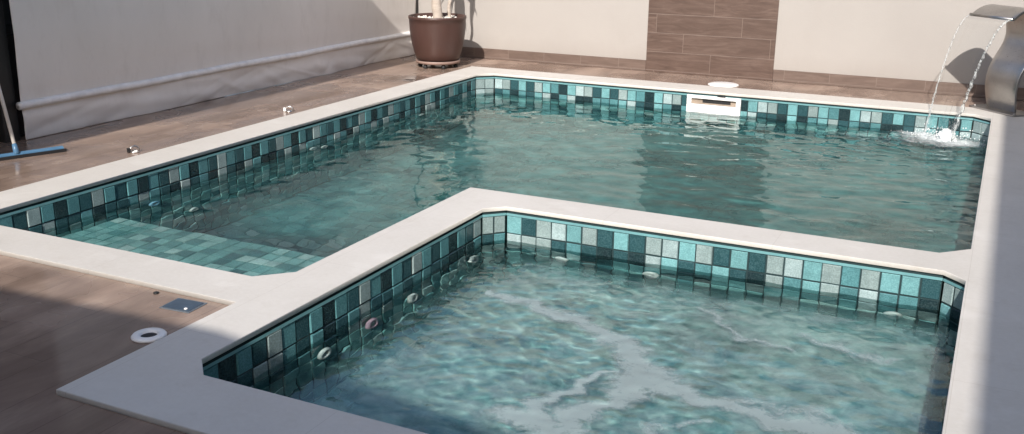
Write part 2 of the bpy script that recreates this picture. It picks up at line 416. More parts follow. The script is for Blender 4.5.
bm = box_bm((-7.0, WALLY-.012, DZ+.001), (PX0-.002, WALLY+.02, .098), .0015, 1); box_bm((PX1+.002, WALLY-.012, DZ+.001), (4.4, WALLY+.02, .098), .0015, 1, bm)
w3 = bmobj('skirting', bm, SKIRTM)
w4 = bmobj('wall_cap', box_bm((-7.5, WALLY-.03, 3.003), (4.5, WALLY+.21, 3.04), .004, 1), STONE)
place(gw, w1, w2, w3, w4)

# ---------------------------------------------------------------- covered veranda on the left (dark inside) and its roof
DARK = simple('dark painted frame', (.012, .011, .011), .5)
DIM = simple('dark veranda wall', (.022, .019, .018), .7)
ver = thing('veranda', 'dark open veranda with a black post at the left of the pool', 'veranda', (-7, 5, DZ))
CY0, CY1 = 4.905, 10.38
a = bmobj('post', box_bm((CURX-.13, CY0-.14, DZ), (CURX-.03, CY0-.015, 2.60), .004, 1), DARK)
a2 = bmobj('post', box_bm((CURX-.02, WALLY-.07, DZ), (CURX+.02, WALLY-.03, 2.60), .003, 1), DARK)
b = bmobj('back_wall', box_bm((-9.6, -1, DZ), (-9.4, WALLY-.03, 2.60)), DIM)
c = bmobj('roof', box_bm((-9.6, -1.2, 2.62), (-5.21, 6.42, 2.74), .01, 1), DIM)
c2 = bmobj('roof_slab', box_bm((-9.6, 6.425, 2.62), (CURX+.04, WALLY-.01, 2.74), .01, 1), DIM)
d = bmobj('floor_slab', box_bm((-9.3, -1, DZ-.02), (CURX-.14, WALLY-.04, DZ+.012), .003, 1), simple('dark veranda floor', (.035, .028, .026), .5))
e = bmobj('counter', box_bm((-8.0, 3.2, DZ+.013), (-7.3, 6.5, .62), .01, 1), simple('dark cabinet', (.03, .027, .027), .5))
place(ver, a, a2, b, c, c2, d, e)

# the house behind the viewer and the neighbour's house on the right: they throw the two shadows
HOUSE = simple('house render', (.48, .44, .39), .8, scale=2)
h1 = thing('house', 'rendered house whose eave shades the near end of the spa', 'house', (-3, -5, DZ))
a = bmobj('wall', box_bm((-9.3, -8, DZ), (1.0, -3.6, 2.80)), HOUSE)
b = slab('roof', [[(-9.5, -8.2), (1.2, -8.2), (1.2, -1.98), (-1.75, -1.50), (-9.5, -1.89)]], 2.80, 2.93, HOUSE)
place(h1, a, b)
h2 = thing('neighbour_house', 'tall rendered house beyond the stone paving on the right', 'house', (3.2, 3, DZ))
a = bmobj('wall', box_bm((3.0, -9, DZ), (6, WALLY-.005, 4.2)), HOUSE)
b = bmobj('roof', box_bm((1.42, -9.2, 4.21), (6.2, WALLY+.3, 4.33)), HOUSE)
place(h2, a, b)

# ---------------------------------------------------------------- roll-down curtain
def curtain_mat():
    M = Mat('grey white awning sheet'); n = M.noise(1.3, 5, .6, M.mapping((1, 1, .5))); n2 = M.noise(6, 6, .7, M.mapping((1, 1, .4))); n3 = M.noise(150, 2)
    c = M.ramp(n, [(.3, (.74, .70, .655)), (.7, (.82, .775, .73))])
    c = M.mix(M.ramp(n2, [(.52, 0.0), (.8, .30)]), c, (.52, .47, .42))
    # grime splashed up from the floor
    sep = M.nt.nodes.new('ShaderNodeSeparateXYZ'); M.L(M.tc.outputs['Object'], sep.inputs[0])
    low = M.math('MULTIPLY', M.ramp(M.math('ADD', sep.outputs[2], M.math('MULTIPLY', n2, .12)), [(.03, 1.0), (.16, 0.0)]), .35)
    c = M.mix(low, c, (.30, .25, .21))
    M.setp(Base_Color=c, Roughness=.45); M.bump(n3, .15, .001); return M.m
CURM = curtain_mat()
cur = thing('awning_curtain', 'grey white roll-down awning curtain with a hem pipe closing the veranda', 'curtain', (CURX, CY0, 0))
PZ = .235
def curtain_sheet():
    ny, nz = 260, 110; ys = np.linspace(CY0, CY1, ny); zs = np.concatenate([np.linspace(DZ+.002, PZ-.005, 34), np.linspace(PZ+.005, 2.58, nz-34)])
    V = []; F_ = []
    rs = np.random.RandomState(3)
    fold = [(rs.uniform(CY0, CY1), rs.uniform(.25, .9), rs.uniform(-1.1, 1.1), rs.uniform(.003, .011)) for _ in range(34)]
    low = [(rs.uniform(CY0, CY1), rs.uniform(.05, .18), rs.uniform(-4.5, 4.5), rs.uniform(.003, .013)) for _ in range(46)]
    for z in zs:
        for y in ys:
            dx = 0
            if z < PZ:
                t = (PZ-z)/(PZ-DZ)
                for y0, w, s, a in low:
                    q = (y-y0-s*(PZ-z))/w
                    if abs(q) < 3: dx += a*t**.6*math.exp(-q*q)*(1 if (s > 0) else -1)
                # sagging creases parallel to the pipe
                dx += .008*math.sin(38*(z+.04*math.sin(2.1*y)+.02*y))*t*(1-t)*2.2
                dx += .01*t*math.sin(3.1*y+1)
                dx = max(-.03, dx)+.02*t
            else:
                t = min(1, (z-PZ)/.5)
                for y0, w, s, a in fold:
                    q = (y-y0-s*(z-PZ))/w
                    if abs(q) < 3: dx += .55*a*t*math.exp(-q*q)
                dx += .010*t*math.sin(1.3*y+.6*z)
                dx += .002*math.sin(26*z+2*y)*math.exp(-((z-PZ-.15)/.12)**2)
            V.append((CURX+dx, y, z))
    for j in range(len(zs)-1):
        for i in range(ny-1):
            k = j*ny+i; F_.append((k, k+ny, k+ny+1, k+1))
    o = mk('sheet', V, F_, CURM, smooth=True)
    md = o.modifiers.new('thick', 'SOLIDIFY'); md.thickness = .003
    return o
bm = bmesh.new(); N = 60
tube(bm, [(CURX+.012, CY0-.03+(CY1-CY0+.02)*i/N, PZ+.003*math.sin(i*.31)+.001*math.sin(i*.83)) for i in range(N+1)], .029, 14)
pp = bmobj('hem_pipe', bm, simple('hem sleeve', (.84, .83, .82), .4), smooth=True)
place(cur, curtain_sheet(), pp)

# ---------------------------------------------------------------- water
def waves(X, Y, lam, slope, ndir, n, seed, aniso=0.0, main=0.0):
    rs = np.random.RandomState(seed); Z = np.zeros_like(X)
    for i in range(n):
        l = math.exp(rs.uniform(math.log(lam[0]), math.log(lam[1]))); k = 2*math.pi/l
        th = rs.normal(main, aniso) if aniso else rs.uniform(0, 2*math.pi)
        ph = rs.uniform(0, 2*math.pi)
        a = slope/k*math.sqrt(2.0/n)
        wx = X+.06*np.sin(1.9*Y+ph)+.03*np.sin(5.3*X+2*ph); wy = Y+.06*np.sin(2.3*X+1.7*ph)+.03*np.sin(6.1*Y+ph)
        Z += a*np.sin(k*(wx*math.cos(th)+wy*math.sin(th))+ph)
    return Z
def smooth(a, b, x): t = np.clip((x-a)/(b-a), 0, 1); return t*t*(3-2*t)
def segdist(X, Y, pts):
    D = np.full(X.shape, 1e9); 
    for (x0, y0, r0), (x1, y1, r1) in zip(pts, pts[1:]):
        dx, dy = x1-x0, y1-y0; t = np.clip(((X-x0)*dx+(Y-y0)*dy)/(dx*dx+dy*dy+1e-9), 0, 1)
        D = np.minimum(D, np.hypot(X-x0-t*dx, Y-y0-t*dy)/(r0+t*(r1-r0)))
    return D
def water_mat(name, tint):
    M = Mat(name); nt = M.nt; nt.nodes.remove(M.b)
    gl = nt.nodes.new('ShaderNodeBsdfGlass'); gl.inputs['IOR'].default_value = 1.333; gl.inputs['Roughness'].default_value = 0; gl.inputs['Color'].default_value = (*tint, 1)
    M.L(gl.outputs[0], M.out.inputs[0]); return M.m
def foam_mat(name, col, top, film):
    """lacy foam and fine bubbles floating on the water"""
    M = Mat(name); nt = M.nt; M.setp(Base_Color=col, Roughness=.55)
    at = nt.nodes.new('ShaderNodeAttribute'); at.attribute_name = 'foam'
    n1 = M.noise(10, 9, .75, None, 2.2); n2 = M.noise(75, 5, .75); n0 = M.noise(2.6, 9, .74, M.mapping((1, 1.6, 1)), 2.0)
    f = M.math('MULTIPLY', M.math('SUBTRACT', M.math('ADD', at.outputs['Fac'], M.math('MULTIPLY', n1, 1.5)), 1.10), 1.35)
    f = M.math('MULTIPLY', M.math('MINIMUM', M.math('MAXIMUM', f, 0.0), 1.0), M.ramp(n2, [(.34, .62), (.62, 1.0)]))
    hz = M.math('MULTIPLY', M.math('MULTIPLY', M.ramp(n0, [(.42, 0.0), (.68, 1.0)]), M.ramp(n2, [(.3, .5), (.6, 1.0)])), film)
    f = M.math('MINIMUM', M.math('ADD', f, hz), top)
    tr = nt.nodes.new('ShaderNodeBsdfTransparent'); mx = nt.nodes.new('ShaderNodeMixShader')
    M.L(f, mx.inputs[0]); M.L(tr.outputs[0], mx.inputs[1]); M.L(M.b.outputs[0], mx.inputs[2]); M.L(mx.outputs[0], M.out.inputs[0]); return M.m
def cloud_mat(name, c0_, c1_, murk, sc=2.4, right_col=None):
    """cloud of fine bubbles and haze hanging in the water"""
    M = Mat(name); nt = M.nt; nt.nodes.remove(M.b)
    n = M.noise(sc, 6, .62, None, .7); n2 = M.noise(sc*3.3, 4, .6, None, .4)
    at = nt.nodes.new('ShaderNodeAttribute'); at.attribute_name = 'cloud'
    col = M.ramp(n2, [(.35, c0_), (.66, c1_)])
    if right_col:      # haze colour turns darker and greyer towards the right of the pool
        sep = M.nt.nodes.new('ShaderNodeSeparateXYZ'); M.L(M.tc.outputs['Object'], sep.inputs[0])
        k = M.math('MULTIPLY', M.math('ADD', sep.outputs[0], 4.0), .5); k = M.math('MINIMUM', M.math('MAXIMUM', k, 0.0), 1.0)
        col = M.mix(M.math('MULTIPLY', k, .62), col, right_col)
    df = nt.nodes.new('ShaderNodeBsdfDiffuse'); M.L(col, df.inputs[0])
    tr = nt.nodes.new('ShaderNodeBsdfTransparent'); mx = nt.nodes.new('ShaderNodeMixShader')
    f = M.math('MULTIPLY', M.math('MULTIPLY', at.outputs['Fac'], M.ramp(n, [(.32, .45), (.68, 1.15)])), murk)
    M.L(M.math('MINIMUM', f, .95), mx.inputs[0]); M.L(tr.outputs[0], mx.inputs[1]); M.L(df.outputs[0], mx.inputs[2]); M.L(mx.outputs[0], M.out.inputs[0]); return M.m
def water(name, x0, x1, y0, y1, res, hfun, ffun, cfun, keep, mat, dz=0.0, kind='structure'):
    nx, ny = int((x1-x0)/res)+1, int((y1-y0)/res)+1
    xs, ys = np.linspace(x0, x1, nx), np.linspace(y0, y1, ny); X, Y = np.meshgrid(xs, ys)
    Z = WZ+dz+hfun(X, Y); FM = ffun(X, Y)
    co = np.stack([X.ravel(), Y.ravel(), Z.ravel()], 1)
    idx = np.arange(nx*ny).reshape(ny, nx)
    q = np.stack([idx[:-1, :-1], idx[:-1, 1:], idx[1:, 1:], idx[1:, :-1]], -1).reshape(-1, 4)
    cx = (X[:-1, :-1]+X[1:, 1:]).ravel()/2; cyy = (Y[:-1, :-1]+Y[1:, 1:]).ravel()/2
    q = q[keep(cx, cyy)]
    used = np.unique(q); re = np.full(nx*ny, -1); re[used] = np.arange(len(used)); q = re[q]; co = co[used]
    me = bpy.data.meshes.new(name); me.vertices.add(len(co)); me.vertices.foreach_set('co', co.ravel())
    me.loops.add(q.size); me.loops.foreach_set('vertex_index', q.ravel()); me.polygons.add(len(q))
    me.polygons.foreach_set('loop_start', np.arange(0, q.size, 4)); me.polygons.foreach_set('loop_total', np.full(len(q), 4))
    me.update(calc_edges=True); me.validate()
    at = me.attributes.new('foam', 'FLOAT', 'POINT'); at.data.foreach_set('value', FM.ravel()[used].astype(np.float32))
    at = me.attributes.new('cloud', 'FLOAT', 'POINT'); at.data.foreach_set('value', cfun(X, Y).ravel()[used].astype(np.float32))
    o = link(name, me, mat, smooth=True); o.cycles.is_caustics_caster = (kind == 'structure')
    if kind == 'stuff': o.cycles.is_caustics_receiver = True
    return tag(o, kind=kind)
IMP = (-.39, 9.19)      # where the cascade strikes
def h_main(X, Y):
    D = np.hypot(X-IMP[0], Y-IMP[1])
    near = np.exp(-D/1.0)
    right = smooth(-3.6, -1.2, X)
    z = waves(X, Y, (.16, .7), .026, 0, 40, 1)*(.9+.3*right)+waves(X, Y, (.18, .45), .048, 0, 30, 8, .3, math.pi/2+.1)*(.1+.9*right)
    z += waves(X, Y, (.07, .26), .030, 0, 50, 2, .45, math.pi/2)*(.35+.9*right)
    z += waves(X, Y, (.04, .12), .035, 0, 50, 5)*(.12+.35*right+1.1*near+.5*smooth(8.4, 9.3, Y))
    z += .010*near**.6*np.sin(2*math.pi*D/.17)/(1+2.0*D)+.012*np.exp(-(D/.22)**2)*np.sin(40*X)*np.sin(37*Y)
    return z
def f_main(X, Y):
    D = segdist(X, Y, [(-.56, 9.28, .16), (-.39, 9.19, .22), (-.24, 9.08, .16)])
    w = segdist(X, Y, [(-1.05, 9.0, .26), (-.5, 8.95, .34), (-.1, 9.05, .2)])
    return .78*np.exp(-D**2*.9)+.36*np.exp(-w**2*.45)
def h_spa(X, Y):
    z = waves(X, Y, (.14, .5), .030, 0, 40, 3)
    z += waves(X, Y, (.05, .14), .060, 0, 70, 4)*(.65+.35*np.sin(2.2*X+1.4*Y))
    return z
FOAM = [([(-2.15, 4.16), (-1.90, 4.10), (-1.71, 4.05), (-1.47, 3.95), (-1.26, 3.8), (-1.12, 3.55), (-.88, 3.52), (-.7, 3.48), (-.49, 3.47), (-.35, 3.48), (-.1, 3.40)], [.03, .05, .06, .06, .075, .12, .05, .04, .075, .085, .05]),
        ([(-1.12, 3.55), (-1.18, 3.32), (-1.27, 3.14), (-1.28, 2.93), (-1.25, 2.75)], [.12, .05, .07, .09, .08]),
        ([(-1.52, 3.06), (-1.44, 3.1), (-1.38, 3.29), (-1.28, 3.57)], [.06, .06, .035, .015]),
        ([(-1.44, 3.1), (-1.36, 3.01), (-1.26, 2.98)], [.06, .06, .08]),
        ([(-1.0, 3.0), (-.98, 3.08), (-.95, 3.22), (-.83, 3.34)], [.03, .03, .035, .02]),
        ([(-.73, 3.55), (-.55, 3.6), (-.4, 3.58)], [.04, .07, .03]),
        ([(-1.15, 4.46), (-.89, 4.18), (-.65, 4.12)], [.02, .03, .02]), ([(-.61, 4.33), (-.38, 4.2), (-.22, 4.26)], [.04, .05, .03])]
def f_spa(X, Y):
    wx = X+.020*np.sin(23*Y+3)+.014*np.sin(47*Y+11*X); wy = Y+.022*np.sin(21*X+1)+.014*np.sin(41*X-9*Y)
    f = np.zeros_like(X)
    for i, (pts, rad) in enumerate(FOAM):
        d = segdist(wx, wy, [(x, y, r) for (x, y), r in zip(pts, rad)])
        f = np.maximum(f, (.84 if i < 4 else .52)*np.exp(-(d/1.25)**1.7)+.20*np.exp(-d/2.6))
    return f
def c_main(X, Y):       # clear over the shallow ledge and by the walls, cloudier over the deep
    d = smooth(L4+LW+.02, L4+LW+.45, Y)*smooth(M1+.12, M1+1.3, X)

    return d*smooth(.12, .8, L1-Y)*(.72+.36*smooth(-3.6, -2.2, X))
def c_spa(X, Y):
    return smooth(.07, .5, X-M3)*smooth(.03, .32, L3-Y)*smooth(0, .15, M4-X)
IN = .008
mainbox = (M1-IN, M4+IN, L4-IN, L1+IN); spabox = (M3-IN, M4+IN, L5-IN, L3+IN)
notspa = lambda x, y: ~((x > M2+.05) & (y < L2-.05)); alls = lambda x, y: x < 1e9
inmain = lambda x, y: (x > M1+.02) & (x < M4-.02) & (y > L4+.02) & (y < L1-.02) & ~((x > M2-.02) & (y < L2+.02))
inspa = lambda x, y: (x > M3+.02) & (x < M4-.02) & (y > L5+.02) & (y < L3-.02)
wm = water('pool_water', *mainbox, .02, h_main, f_main, c_main, notspa, water_mat('pool water', (.84, .985, .975)))
ws = water('spa_water', *spabox, .012, h_spa, f_spa, c_spa, alls, water_mat('spa water', (.86, .985, .975)))
fm = water('foam', *mainbox, .02, h_main, f_main, c_main, lambda x, y: inmain(x, y) & (np.hypot(x-IMP[0], y-IMP[1]) < 1.3), foam_mat('cascade foam', (.70, .74, .74), .95, 0.0), .003, 'stuff')
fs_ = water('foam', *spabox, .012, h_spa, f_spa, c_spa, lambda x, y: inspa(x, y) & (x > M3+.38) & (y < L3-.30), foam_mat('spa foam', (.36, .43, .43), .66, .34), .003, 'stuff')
flat = lambda X, Y: .02*np.sin(2.1*X+1)*np.sin(1.7*Y)
cm = water('bubble_cloud', *mainbox, .08, flat, f_main, c_main, lambda x, y: inmain(x, y) & (y > L4+LW+.02) & (x > M1+.12) & (y < L1-.12), cloud_mat('haze in the pool', (.05, .24, .25), (.22, .52, .50), .85, 1.7, (.06, .13, .125)), -.15, 'stuff')
cs_ = water('bubble_cloud', *spabox, .05, flat, f_spa, c_spa, lambda x, y: inspa(x, y) & (x > M3+.07) & (y < L3-.05), cloud_mat('haze in the spa', (.15, .31, .31), (.52, .66, .63), 1.0, 2.6), -.13, 'stuff')
fm['label'] = 'white froth and foam spreading where the cascade strikes the pool'; fs_['label'] = 'broken grey white foam streaks floating on the spa'
cm['label'] = 'cloudy haze hanging in the pool water'; cs_['label'] = 'milky bubble cloud filling the spa'
wm['label'] = 'rippled teal water of the long pool'; ws['label'] = 'bubbling foam streaked water in the spa'

# ---------------------------------------------------------------- skimmer, nozzles, lights
WHITE = simple('white plastic', (.84, .83, .81), .35, var=.05, scale=6)
CHROME = simple('brushed steel', (.52, .50, .48), .30, metal=1, var=.08, scale=30)
BLACK = simple('black recess', (.012, .012, .013), .6)
sk = thing('skimmer', 'white rectangular pool skimmer mouth set in the back mosaic wall', 'pool skimmer', (-2.38, L1, -.13))
yb, yf = L1+.015, L1-.022
zt, zb = -.042, -.24
bm = box_bm((SKX0, yf, zt-.030), (SKX1, yb, zt), .004); box_bm((SKX0, yf, zb), (SKX1, yb, -.128), .004, 2, bm)
box_bm((SKX0, yf+.001, -.127), (SKX0+.045, yb, zt-.031), .004, 2, bm); box_bm((SKX1-.045, yf+.001, -.127), (SKX1, yb, zt-.031), .004, 2, bm)
a = bmobj('face_frame', bm, WHITE)
b = bmobj('throat', box_bm((SKX0+.046, yb-.008, -.126), (SKX1-.046, yb-.004, zt-.032)), simple('throat plastic', (.30, .24, .19), .5))
b2 = bmobj('weir_slot', box_bm((SKX0+.15, yb-.012, -.112), (SKX1-.10, yb-.0085, -.082), .002), BLACK)
c = bmobj('top_notch', box_bm((-2.375, yf-.003, zt-.001), (-2.30, yb, zt+.006), .002), BLACK)
place(sk, a, b, b2, c)

def nozzle(name, label, cat, x, y, z, ax, mat, r=.046, group=None):
    """round wall fitting; ax is the wall normal into the water"""
    t = thing(name, label, cat, (x, y, z), math.atan2(ax[1], ax[0]), group)
    prof = [(r, 0), (r, .008), (r*.86, .016), (r*.55, .018), (r*.42, .010), (r*.40, .004)]
    bm = lathe(bmesh.new(), prof, 28); bm.transform(Matrix.Rotation(math.pi/2, 4, 'Y'))
    o = bmobj('flange', bm, mat, t, True)
    bm = lathe(bmesh.new(), [(r*.36, .003), (r*.36, .012), (r*.22, .013), (r*.2, .006)], 20); bm.transform(Matrix.Rotation(math.pi/2, 4, 'Y'))
    bmobj('eyeball', bm, WHITE, t, True)
    return t
NZ = -.365
PINK = simple('pink lens', (.70, .42, .52), .25, var=.3, scale=30); BLUE = simple('blue lens', (.38, .66, .88), .25, var=.15)
xs = M3+.004
gj = 'white jets along the spa walls'
nozzle('jet_nozzle', 'white round jet nearest the shaded front corner, on the spa wall beside the partition', 'pool jet', xs, 3.31, NZ, (1, 0), WHITE, group=gj)
nozzle('pool_light', 'pinkish round underwater lamp between two white jets on the spa side wall', 'pool light', xs, 3.68, NZ, (1, 0), PINK)
nozzle('jet_nozzle', 'white round jet halfway along the spa side wall, just past the pinkish lamp', 'pool jet', xs, 4.05, NZ, (1, 0), WHITE, group=gj)
nozzle('jet_nozzle', 'white round jet on the spa side wall closest to the inner back corner', 'pool jet', xs, 4.70, NZ, (1, 0), WHITE, group=gj)
ys_ = L3-.004
nozzle('jet_nozzle', 'white round jet on the spa back wall nearest its left corner', 'pool jet', -2.08, ys_, NZ, (0, -1), WHITE, group=gj)
nozzle('jet_nozzle', 'white round jet in the middle of the spa back wall below the bright tiles', 'pool jet', -1.55, ys_, NZ, (0, -1), WHITE, group=gj)
nozzle('jet_nozzle', 'white round jet on the spa back wall nearest the right corner', 'pool jet', -.31, ys_, NZ, (0, -1), WHITE, group=gj)
xm = M1+.004
nozzle('pool_light', 'blue round underwater lamp on the left wall of the long pool', 'pool light', xm, 4.68, NZ, (1, 0), BLUE)
gi = 'white inlets on the left wall of the pool'
nozzle('inlet_nozzle', 'white round inlet just past the blue lamp on the left pool wall', 'pool inlet', xm, 5.02, -.80, (1, 0), WHITE, .044, gi)
nozzle('inlet_nozzle', 'white round inlet, first of the close pair below the left coping', 'pool inlet', xm, 6.40, -.30, (1, 0), WHITE, .044, gi)
nozzle('inlet_nozzle', 'white round inlet, farther one of the close pair below the left coping', 'pool inlet', xm, 6.55, -.36, (1, 0), WHITE, .044, gi)
nozzle('inlet_nozzle', 'white round inlet farthest back on the left wall, nearest the potted plant', 'pool inlet', xm, 8.1, NZ, (1, 0), WHITE, .044, gi)

# ---------------------------------------------------------------- small deck fittings
GRATE = simple('blue grey drain steel', (.10, .15, .21), .35, metal=.6, var=.2, scale=40)
dr = thing('floor_drain', 'square blue grey drain cover let into the sunlit tiles by the coping corner', 'drain', (-3.01, 2.985, DZ), math.radians(4))
bmobj('rim', box_bm((-.078, -.062, 0), (.078, .062, .004), .002), simple('drain rim steel', (.24, .27, .30), .35, metal=.6), dr)
bm = box_bm((-.068, -.052, .0045), (.068, .052, .0065), .001)
bmobj('cover', bm, GRATE, dr)
bm = lathe(bmesh.new(), [(.008, .007), (.008, .010), (.004, .012)], 16, (.045, -.038, 0)); bmobj('screw', bm, WHITE, dr, True)
rg = thing('valve_ring', 'white plastic ring with a dark hole lying on the shaded tiles', 'floor fitting', (-2.895, 2.675, DZ))
bm = lathe(bmesh.new(), [(.067, 0), (.069, .006), (.063, .013), (.044, .016), (.036, .013), (.033, .002)], 48); bmobj('flange', bm, WHITE, rg, True)
bm = lathe(bmesh.new(), [(.0325, .001), (.0325, .004), (.02, .0045)], 32); bmobj('hole_cover', bm, BLACK, rg, True)
sc_ = bmobj('floor_anchor', lathe(bmesh.new(), [(.012, 0), (.012, .006), (.006, .009)], 16), BLACK, None, True)
sc_.location = (-3.22, 3.04, DZ); tag(sc_, 'tiny dark anchor bolt in the deck beside the front coping', 'bolt')
ld = thing('round_lid', 'round white lid in the brown deck tiles above the skimmer', 'lid', (-2.475, 9.93, DZ))
bm = lathe(bmesh.new(), [(.152, 0), (.152, .009), (.146, .012)], 56); bmobj('ring', bm, WHITE, ld, True)
bm = lathe(bmesh.new(), [(.132, .012), (.132, .015), (.127, .0165)], 56); bmobj('cap', bm, WHITE, ld, True)
def deck_hook(x, y, rot, label, sh):
    t = thing('cover_anchor', label, 'anchor', (x, y, DZ), rot, 'metal anchors on the left deck strip')
    bm = lathe(bmesh.new(), [(.032, 0), (.033, .006), (.022, .014), (.008, .018)], 24); bmobj('base', bm, CHROME, t, True)
    bm = bmesh.new(); tube(bm, [(.034*math.cos(a), 0, .010+.034*math.sin(a)) for a in [math.pi*i/14 for i in range(15)]], .006, 8)
    bmobj('ring_bar', bm, CHROME, t, True)
    bmobj('clip', box_bm((-.048, -.010, .002), (-.026, .012, .034), .003), BLACK if sh else WHITE, t)
    if sh: bmobj('tab', box_bm((-.01, -.035, .004), (.012, -.024, .020), .002), WHITE, t)
    return t
deck_hook(-5.37, 5.00, 1.1, 'small metal anchor with a black clip, nearer one on the left deck strip', True)
deck_hook(-5.37, 6.72, .4, 'small metal anchor with a white clip, farther one on the left deck strip', False)
# fallen leaf by the pot
bm = bmesh.new(); vs = [bm.verts.new(v) for v in [(-.07, 0, .004), (-.02, .018, .012), (.04, .014, .006), (.075, -.004, .016), (.03, -.018, .004), (-.03, -.014, .010)]]
bm.faces.new(vs); bmesh.ops.solidify(bm, geom=bm.faces[:], thickness=.002)
lf = bmobj('fallen_leaf', bm, simple('dry leaf', (.05, .035, .03), .7)); lf.location = (-5.36, 8.62, DZ); lf.rotation_euler.z = .35
tag(lf, 'small dark dry leaf lying on the deck just in front of the flower pot', 'leaf')

# ---------------------------------------------------------------- squeegee
sq = thing('squeegee', 'floor squeegee with a pale pole and blue head leaning by the veranda post', 'squeegee', (-5.95, 4.46, DZ))
A, B = Vector((-6.075, 4.16, 0)), Vector((-5.825, 4.79, 0)); d = (B-A).normalized(); n = Vector((d.y, -d.x, 0))
def prism(sec, A, B, n):
    bm = bmesh.new(); ra = [bm.verts.new(A+n*u+Vector((0, 0, w))) for u, w in sec]; rb = [bm.verts.new(B+n*u+Vector((0, 0, w))) for u, w in sec]
    k = len(sec)
    for i in range(k): bm.faces.new((ra[i], ra[(i+1) % k], rb[(i+1) % k], rb[i]))
    bm.faces.new(ra[::-1]); bm.faces.new(rb); return bm
SB_ = simple('blue plastic', (.075, .17, .28), .35, var=.12)
o1 = bmobj('head', prism([(-.030, .000), (.018, -.004), (.016, .006), (-.006, .016), (-.030, .012)], A, B, n), SB_)
o2 = bmobj('rubber_blade', prism([(.019, DZ+.001), (.028, DZ+.001), (.028, .000), (.019, .000)], A+d*.004, B+d*.012, n), BLACK)
foot = (A+B)/2+Vector((0.012, 0.03, .012)); top = Vector((-6.36, 4.70, .76)); dirp = (top-foot).normalized()
bm = bmesh.new(); tube(bm, [foot-dirp*.01, foot+dirp*.06, foot+dirp*.065], [.02, .017, .013], 16); o3 = bmobj('socket', bm, SB_, None, True)
bm = bmesh.new(); tube(bm, [foot+dirp*.05, foot+dirp*.6, foot+dirp*1.25], [.0125, .0125, .0125], 16); o4 = bmobj('pole', bm, simple('pale pole', (.62, .58, .53), .4), None, True)
place(sq, o1, o2, o3, o4)

# ---------------------------------------------------------------- potted plant
PC = (-5.595, 9.62)
pt = thing('potted_plant', 'big brown round pot of white pebbles with a pale stemmed plant by the far corner', 'potted plant', (PC[0], PC[1], DZ))
POTM = simple('brown pot plastic', (.062, .031, .025), .42, var=.10, scale=5, bumpd=.001)
prof = [(.0, .082), (.218, .082), (.232, .09), (.258, .16), (.284, .26), (.302, .37), (.309, .47), (.311, .522), (.317, .526), (.318, .552), (.312, .558), (.298, .556), (.292, .535), (.285, .47), (.0, .465)]
bm = lathe(bmesh.new(), prof, 72); bmobj('pot', bm, POTM, pt, True)
bm = lathe(bmesh.new(), [(.0, .046), (.222, .046), (.242, .052), (.247, .080), (.241, .082), (.232, .066), (.0, .064)], 64)
bmobj('saucer', bm, simple('tan saucer', (.26, .18, .15), .5), pt, True)
for i in range(6):
    a = i*math.pi/3+.3; c = (.20*math.cos(a), .20*math.sin(a), 0)
    bm = lathe(bmesh.new(), [(.022, 0), (.026, .012), (.022, .03), (.014, .044)], 14, c); bmobj('caster', bm, BLACK, pt, True)
bm = bmesh.new()
for i in range(260):
    a, r = random.uniform(0, 6.283), .275*math.sqrt(random.random()); s = random.uniform(.012, .024)
    mt = Matrix.Translation((r*math.cos(a), r*math.sin(a), .487+random.uniform(0, .045))) @ Matrix.Rotation(random.uniform(0, 3), 4, Vector((random.random(), random.random(), 1)).normalized()) @ Matrix.Diagonal((s, s*random.uniform(.6, 1), s*random.uniform(.5, .9), 1))
    bmesh.ops.create_icosphere(bm, subdivisions=1, radius=1, matrix=mt)
bmobj('pebbles', bm, simple('white pebbles', (.66, .63, .58), .6, scale=25), pt, True)
bm = lathe(bmesh.new(), [(.283, .478), (.0, .482)], 40); bmobj('soil', bm, simple('dark soil', (.045, .03, .022), .9, scale=40), pt)
def bark():
    M = Mat('pale bark'); n = M.noise(7, 6, .65, M.mapping((1, 1, 4))); c = M.ramp(n, [(.3, (.33, .27, .22)), (.7, (.52, .46, .40))]); M.setp(Base_Color=c, Roughness=.8); M.bump(n, .5, .006); return M.m
BARK = bark()
LEAFM = Mat('dark leaf'); _n = LEAFM.noise(4, 3); LEAFM.setp(Base_Color=LEAFM.ramp(_n, [(.3, (.018, .045, .016)), (.7, (.055, .11, .035))]), Roughness=.4); LEAFM = LEAFM.m
def stem(x, y, r, lean, h):
    bm = bmesh.new(); N = 16
    pts = [(x+lean[0]*(t/N)**1.3+.008*math.sin(t*1.1+x*9), y+lean[1]*(t/N)+.008*math.cos(t*.9), .47+(h-.47)*t/N) for t in range(N+1)]
    tube(bm, pts, [r*(1.25-.5*t/N)*(1+.06*math.sin(t*2.4)) for t in range(N+1)], 14); bmobj('trunk', bm, BARK, pt, True); return Vector(pts[-1])
tips = [stem(.01, -.02, .046, (-.03, .02), 1.35), stem(.115, .05, .016, (.06, .05), 1.30)]
bm = bmesh.new()
def blade(bm, base, az_, el, ln, w):
    N = 7; prev = None; p = Vector(base); e = el
    side = Vector((-math.sin(az_), math.cos(az_), 0))
    for i in range(N+1):
        t = i/N; ww = w*math.sin(math.pi*min(1, .12+.88*t))**.7*(1-.35*t)
        up_ = Vector((0, 0, .25*ww))
        cur_ = [bm.verts.new(p+side*ww+up_), bm.verts.new(p), bm.verts.new(p-side*ww+up_)]
        if prev:
            bm.faces.new((prev[0], prev[1], cur_[1], cur_[0])); bm.faces.new((prev[1], prev[2], cur_[2], cur_[1]))
        prev = cur_
        p = p+Vector((math.cos(az_)*math.cos(e), math.sin(az_)*math.cos(e), math.sin(e)))*(ln/N); e -= random.uniform(.16, .30)
